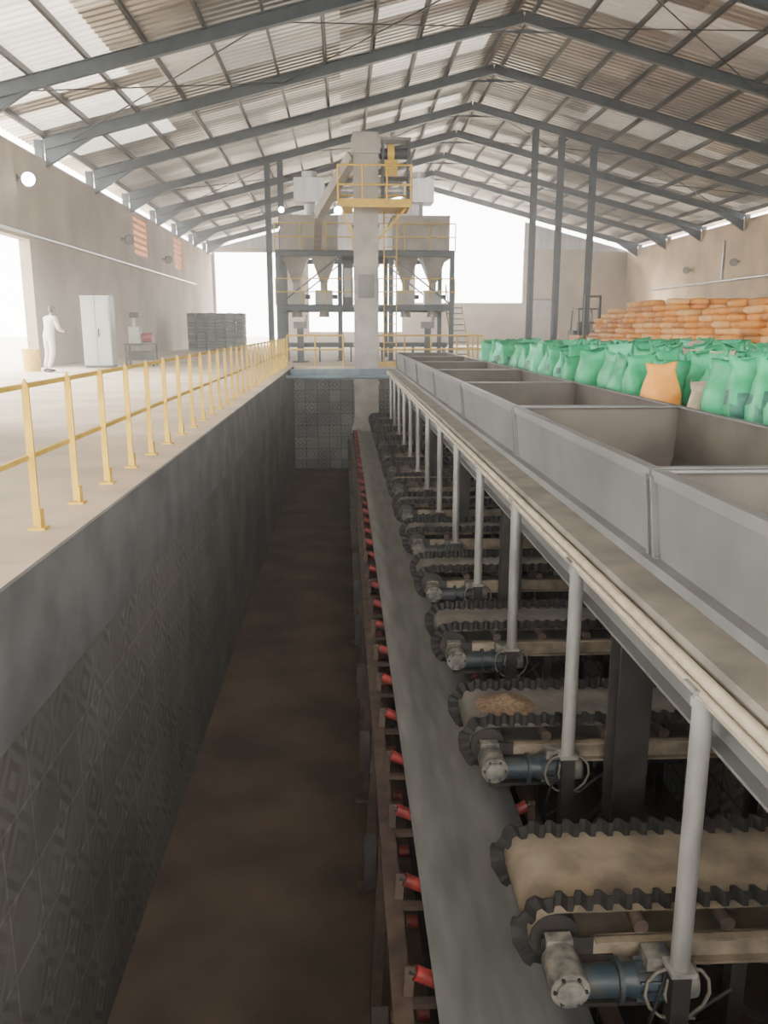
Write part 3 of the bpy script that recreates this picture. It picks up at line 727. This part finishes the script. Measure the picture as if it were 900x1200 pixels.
for sx in (-1,1):
    b.cyl((sx*.38,.4,.3),(sx*.58,.4,.3),.3,'rubber',20); b.cyl((sx*.38,1.7,.26),(sx*.56,1.7,.26),.26,'rubber',20); b.cyl((sx*.585,.4,.3),(sx*.59,.4,.3),.15,'yellow',14)
b.obj('wheels',fk)

# ---------------------------------------------------------------- worker
wk=empty('worker',(-8.6,25.2,0)); wk.rotation_euler=(0,0,math.radians(-35)); wk.scale=(1.08,1.08,1.08)
def skin(name,verts,edges,radii,mat,parent,sub=2,root=0):
    me=bpy.data.meshes.new(name); me.from_pydata(verts,edges,[]); o=bpy.data.objects.new(name,me); COL.objects.link(o)
    bpy.context.view_layer.objects.active=o; o.parent=parent
    m=o.modifiers.new('skin','SKIN'); m.use_smooth_shade=True
    if not me.skin_vertices:
        bpy.context.view_layer.update()
    sv=me.skin_vertices[0].data if me.skin_vertices else None
    if sv is None:
        o.select_set(True); bpy.ops.mesh.customdata_skin_add(); sv=me.skin_vertices[0].data
    for i,r in enumerate(radii): sv[i].radius=(r if isinstance(r,tuple) else (r,r))
    sv[root].use_root=True
    s=o.modifiers.new('sub','SUBSURF'); s.levels=sub; s.render_levels=sub
    me.materials.append(M[mat]); return o
V=[(0,0,.96),(0,.02,1.12),(0,.07,1.28),(0,.11,1.43),(0,.13,1.50),
   (-.11,0,.88),(-.15,.05,.50),(-.17,-.05,.10),
   (.11,0,.88),(.16,-.03,.50),(.19,-.20,.10),
   (-.19,.10,1.42),(-.25,.12,1.15),(-.20,.34,1.04),
   (.19,.10,1.42),(.25,.14,1.15),(.19,.36,1.08)]
E=[(0,1),(1,2),(2,3),(3,4),(0,5),(5,6),(6,7),(0,8),(8,9),(9,10),(3,11),(11,12),(12,13),(3,14),(14,15),(15,16)]
Rr=[(.17,.13),(.16,.12),(.18,.13),(.15,.10),.06,(.10,.10),.082,.07,(.10,.10),.082,.07,.08,.062,.046,.08,.062,.046]
skin('body_clothes',V,E,Rr,'cloth',wk)
for sx,wx,wy,wz in ((-1,-.20,.34,1.04),(1,.19,.36,1.08)):
    hv=[(wx,wy,wz),(wx,wy+.05,wz-.005),(wx,wy+.09,wz-.01)]; he=[(0,1),(1,2)]; hr=[.024,(.034,.018),(.038,.016)]
    skin('palm',hv,he,hr,'skin',wk,1)
    for k,(dx,ln) in enumerate(((-.03,.062),(-.01,.075),(.01,.07),(.029,.055))):
        skin('finger_%d'%(k+1),[(wx+dx,wy+.08,wz-.01),(wx+dx*1.1,wy+.08+ln*.5,wz-.02),(wx+dx*1.1,wy+.08+ln*.85,wz-.045),(wx+dx,wy+.08+ln*.95,wz-.068)],[(0,1),(1,2),(2,3)],[.0095,.009,.0085,.007],'skin',wk,1)
    skin('thumb',[(wx-sx*.02,wy+.03,wz-.01),(wx-sx*.05,wy+.06,wz-.02),(wx-sx*.052,wy+.095,wz-.035)],[(0,1),(1,2)],[.013,.011,.009],'skin',wk,1)
b=MB(); hc=Vector((0,.17,1.63))
def hf(p):
    q=p.copy()
    if q.z<0: q.x*=1-.25*(-q.z/.12); q.y*=1-.12*(-q.z/.12)
    return q
b.ellip(hc,.076,.096,.118,'skin',20,14,hf)
b.cyl((0,.12,1.47),(0,.155,1.56),.055,'skin',14,r2=.05)
b.add([hc+Vector(q) for q in ((-.014,.088,-.03),(.014,.088,-.03),(0,.118,-.028),(0,.09,.02))],[(0,1,2),(1,3,2),(3,0,2)],'skin',True)
for s in (-1,1):
    b.ellip(hc+Vector((s*.03,.084,.008)),.012,.01,.007,'white',8,6); b.ellip(hc+Vector((s*.03,.0925,.008)),.005,.003,.005,'black',8,6)
    b.ellip(hc+Vector((s*.077,.0,-.005)),.01,.022,.032,'skin',10,8); b.box(hc.x+s*.03-.014,hc.x+s*.03+.014,hc.y+.085,hc.y+.093,hc.z+.022,hc.z+.028,'hair')
b.ellip(hc+Vector((0,.082,-.058)),.024,.009,.006,'red',10,6)
b.obj('head',wk)
b=MB(); b.ellip(hc+Vector((0,-.012,.018)),.083,.096,.115,'hair',20,14,lambda p: Vector((p.x,min(p.y,.075),max(p.z,-.07 if p.y<0 else .02))))
b.obj('hair',wk)
b=MB()
for x,y in ((-.17,-.05),(.19,-.20)):
    b.ellip((x,y+.06,.045),.05,.14,.05,'hair',14,8,lambda p: Vector((p.x,p.y,max(p.z,-.043)*(1.0 if p.y<0 else .75))))
b.obj('shoes',wk)

# ---------------------------------------------------------------- haze volume filling the hall, added to imitate veiling glare and bloom
b=MB(); e=.02
pr=[(XL+e,.02),(XR-e,.02),(XR-e,roofz(XR)+.3),(XRG,ZR+.3),(XL+e,roofz(XL)+.3)]
vs=[(x,YN+.05,z) for x,z in pr]+[(x,YF-.12,z) for x,z in pr]
fs=[(0,1,2,3,4),(9,8,7,6,5)]+[(i,5+i,5+(i+1)%5,(i+1)%5) for i in range(5)]
b.add(vs,fs,'haze'); b.obj('glare_haze',ground)

# ---------------------------------------------------------------- light
w=bpy.data.worlds.new('World'); scene.world=w; w.use_nodes=True; nt=w.node_tree; nt.nodes.clear()
o=nt.nodes.new('ShaderNodeOutputWorld'); bg=nt.nodes.new('ShaderNodeBackground'); bg.inputs[0].default_value=(1,.965,.91,1); bg.inputs[1].default_value=18.0
nt.links.new(bg.outputs[0],o.inputs[0])
def portal(name,loc,rot,sx,sy):
    l=bpy.data.lights.new(name,'AREA'); l.shape='RECTANGLE'; l.size=sx; l.size_y=sy; l.cycles.is_portal=True
    ob=bpy.data.objects.new(name,l); COL.objects.link(ob); ob.location=loc; ob.rotation_euler=rot
portal('door_portal',(XL-.4,21.5,2.0),(0,math.radians(-90),0),4.0,13)
portal('side_fill_portal',(XL-.4,1,2.1),(0,math.radians(-90),0),4.2,10)  # for the unseen left opening made up as a light source
portal('back_opening_portal',(-7,YF+.4,3.5),(math.radians(-90),0,0),5.6,7)
portal('back_centre_portal',(1,YF+.4,4.1),(math.radians(-90),0,0),7.2,6.2)
portal('back_window_portal',(9.8,YF+.4,6.2),(math.radians(-90),0,0),8.4,6)
portal('front_fill_portal',(5,YN-.4,2.6),(math.radians(90),0,0),22,5.2)  # for the added opening behind the camera
sl=bpy.data.lights.new('sun','SUN'); sl.energy=16; sl.angle=math.radians(12); sl.color=(1,.92,.80)
so=bpy.data.objects.new('sun',sl); COL.objects.link(so)
so.rotation_euler=Vector((.75,-.55,-.42)).to_track_quat('-Z','Y').to_euler()

# ---------------------------------------------------------------- camera
cd=bpy.data.cameras.new('camera'); cam=bpy.data.objects.new('camera',cd); COL.objects.link(cam)
cd.sensor_fit='HORIZONTAL'; cd.sensor_width=36; cd.lens=36*970/900; cd.clip_end=400; cd.clip_start=.05
cam.location=(0,0,1.25); cam.rotation_euler=(math.radians(90-12.5),0,math.radians(-2.77))
scene.camera=cam
